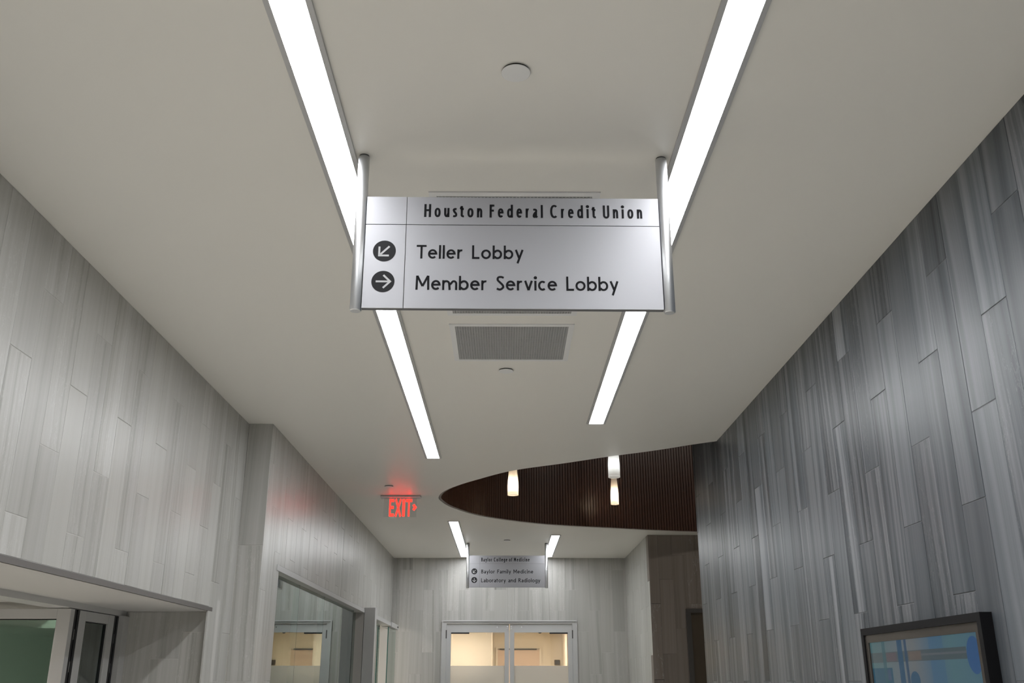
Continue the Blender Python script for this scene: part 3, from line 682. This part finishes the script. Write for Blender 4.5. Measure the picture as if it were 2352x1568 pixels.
# ------------------------------------------------------------------ wall screen on the right
def screen_mat():
    m, N, L, P = new_mat('screen_picture')
    tc = N.new('ShaderNodeTexCoord'); sp = N.new('ShaderNodeSeparateXYZ'); L.new(tc.outputs['Object'], sp.inputs[0])
    U, V = sp.outputs['Y'], sp.outputs['Z']         # local metres: y runs away from the viewer, z up
    def mth(op, a, b):
        n = N.new('ShaderNodeMath'); n.operation = op
        for i, q in enumerate((a, b)):
            if isinstance(q, (int, float)): n.inputs[i].default_value = q
            else: L.new(q, n.inputs[i])
        return n.outputs[0]
    W_, H_ = 0.954, 0.584
    u = mth('SUBTRACT', 0.5, mth('DIVIDE', U, W_)); v = mth('SUBTRACT', 1.0, mth('DIVIDE', V, H_ / 2))   # u from far (left) to near (right), v from the top
    u = mth('SUBTRACT', mth('DIVIDE', U, -W_), -0.5)
    cur = None
    base = N.new('ShaderNodeValToRGB'); e = base.color_ramp.elements
    e[0].position = 0; e[0].color = (0.10, 0.22, 0.24, 1); e[1].position = 1; e[1].color = (0.11, 0.22, 0.29, 1)
    for pos, c in ((0.30, (0.19, 0.23, 0.26)), (0.45, (0.22, 0.24, 0.25)), (0.62, (0.12, 0.21, 0.30)), (0.78, (0.12, 0.24, 0.28))):
        q = e.new(pos); q.color = (*c, 1)
    L.new(u, base.inputs[0]); cur = base.outputs[0]
    def over(mask, col, f):
        nonlocal cur
        mx = N.new('ShaderNodeMix'); mx.data_type = 'RGBA'; L.new(mth('MULTIPLY', mask, f), mx.inputs[0]); L.new(cur, mx.inputs[6]); mx.inputs[7].default_value = (*col, 1); cur = mx.outputs[2]
    def rect(u0, u1, v0, v1, col, f=1.0):
        a = mth('LESS_THAN', mth('ABSOLUTE', mth('SUBTRACT', u, (u0+u1)/2), 0), (u1-u0)/2); b = mth('LESS_THAN', mth('ABSOLUTE', mth('SUBTRACT', v, (v0+v1)/2), 0), (v1-v0)/2)
        over(mth('MULTIPLY', a, b), col, f)
    def oval(uc, vc, ru, rv, col, f=1.0):
        a = mth('POWER', mth('DIVIDE', mth('SUBTRACT', u, uc), ru), 2.0); b = mth('POWER', mth('DIVIDE', mth('SUBTRACT', v, vc), rv), 2.0)
        over(mth('LESS_THAN', mth('ADD', a, b), 1.0), col, f)
    rect(0.60, 0.72, 0, 1, (0.08, 0.19, 0.32), 0.6)
    rect(0, 0.90, 0.14, 0.27, (0.10, 0.13, 0.14), 0.9); rect(0.40, 0.52, 0.15, 0.26, (0.22, 0.16, 0.13), 0.7); rect(0.17, 0.28, 0.15, 0.26, (0.17, 0.12, 0.14), 0.7)
    rect(0.52, 0.90, 0.185, 0.21, (0.16, 0.18, 0.20), 0.8)
    rect(0.0, 0.22, 0.34, 0.56, (0.03, 0.12, 0.19)); rect(0.14, 0.20, 0.36, 0.50, (0.08, 0.12, 0.22), 0.8)
    rect(0.13, 0.165, 0, 1, (0.04, 0.14, 0.17), 0.75); rect(0.295, 0.345, 0, 1, (0.02, 0.10, 0.20), 0.9); rect(0.365, 0.39, 0, 0.62, (0.03, 0.09, 0.18), 0.85)
    oval(0.44, 0.50, 0.045, 0.11, (0.05, 0.13, 0.22)); rect(0.40, 0.50, 0.61, 1, (0.02, 0.13, 0.21))
    rect(0.86, 0.97, 0.56, 1, (0.08, 0.18, 0.22), 0.9); rect(0.885, 0.95, 0.60, 1, (0.13, 0.24, 0.28), 0.9)
    oval(0.955, 0.235, 0.055, 0.20, (0.05, 0.14, 0.33))
    P.inputs['Base Color'].default_value = (0.01, 0.012, 0.014, 1); P.inputs['Roughness'].default_value = 0.12
    L.new(cur, P.inputs['Emission Color']); P.inputs['Emission Strength'].default_value = 0.43
    return m
SX, SY, SZ = XR - 0.05, 3.655, Z(0.205)
t = empty('wall_screen', (XR, SY, SZ - 0.70)); tag(t, 'wide black framed display screen showing a blue picture on the slate wall', 'screen')
hw = 0.535; ht = 0.70
def frame4(bm, x0, x1, hy, z0, z1, w):
    box(bm, x0, x1, -hy, hy, z1-w, z1); box(bm, x0, x1, -hy, hy, z0, z0+w); box(bm, x0, x1, -hy, -hy+w, z0+w, z1-w); box(bm, x0, x1, hy-w, hy, z0+w, z1-w); return bm
obj('outer_frame', frame4(BM(), -0.040, 0.0, hw, 0, ht, 0.027), M['black'], t)
obj('bezel', frame4(BM(), -0.034, -0.004, hw - 0.0275, 0.0275, ht - 0.0275, 0.030), M['bezel'], t)
boxo('back_shell', M['black'], t, -0.022, -0.002, -hw + 0.058, hw - 0.058, 0.058, ht - 0.058)
o = boxo('display', screen_mat(), t, -0.005, 0.0, -hw + 0.058, hw - 0.058, -0.292, 0.292); o.location = (-0.023, 0, 0.35)
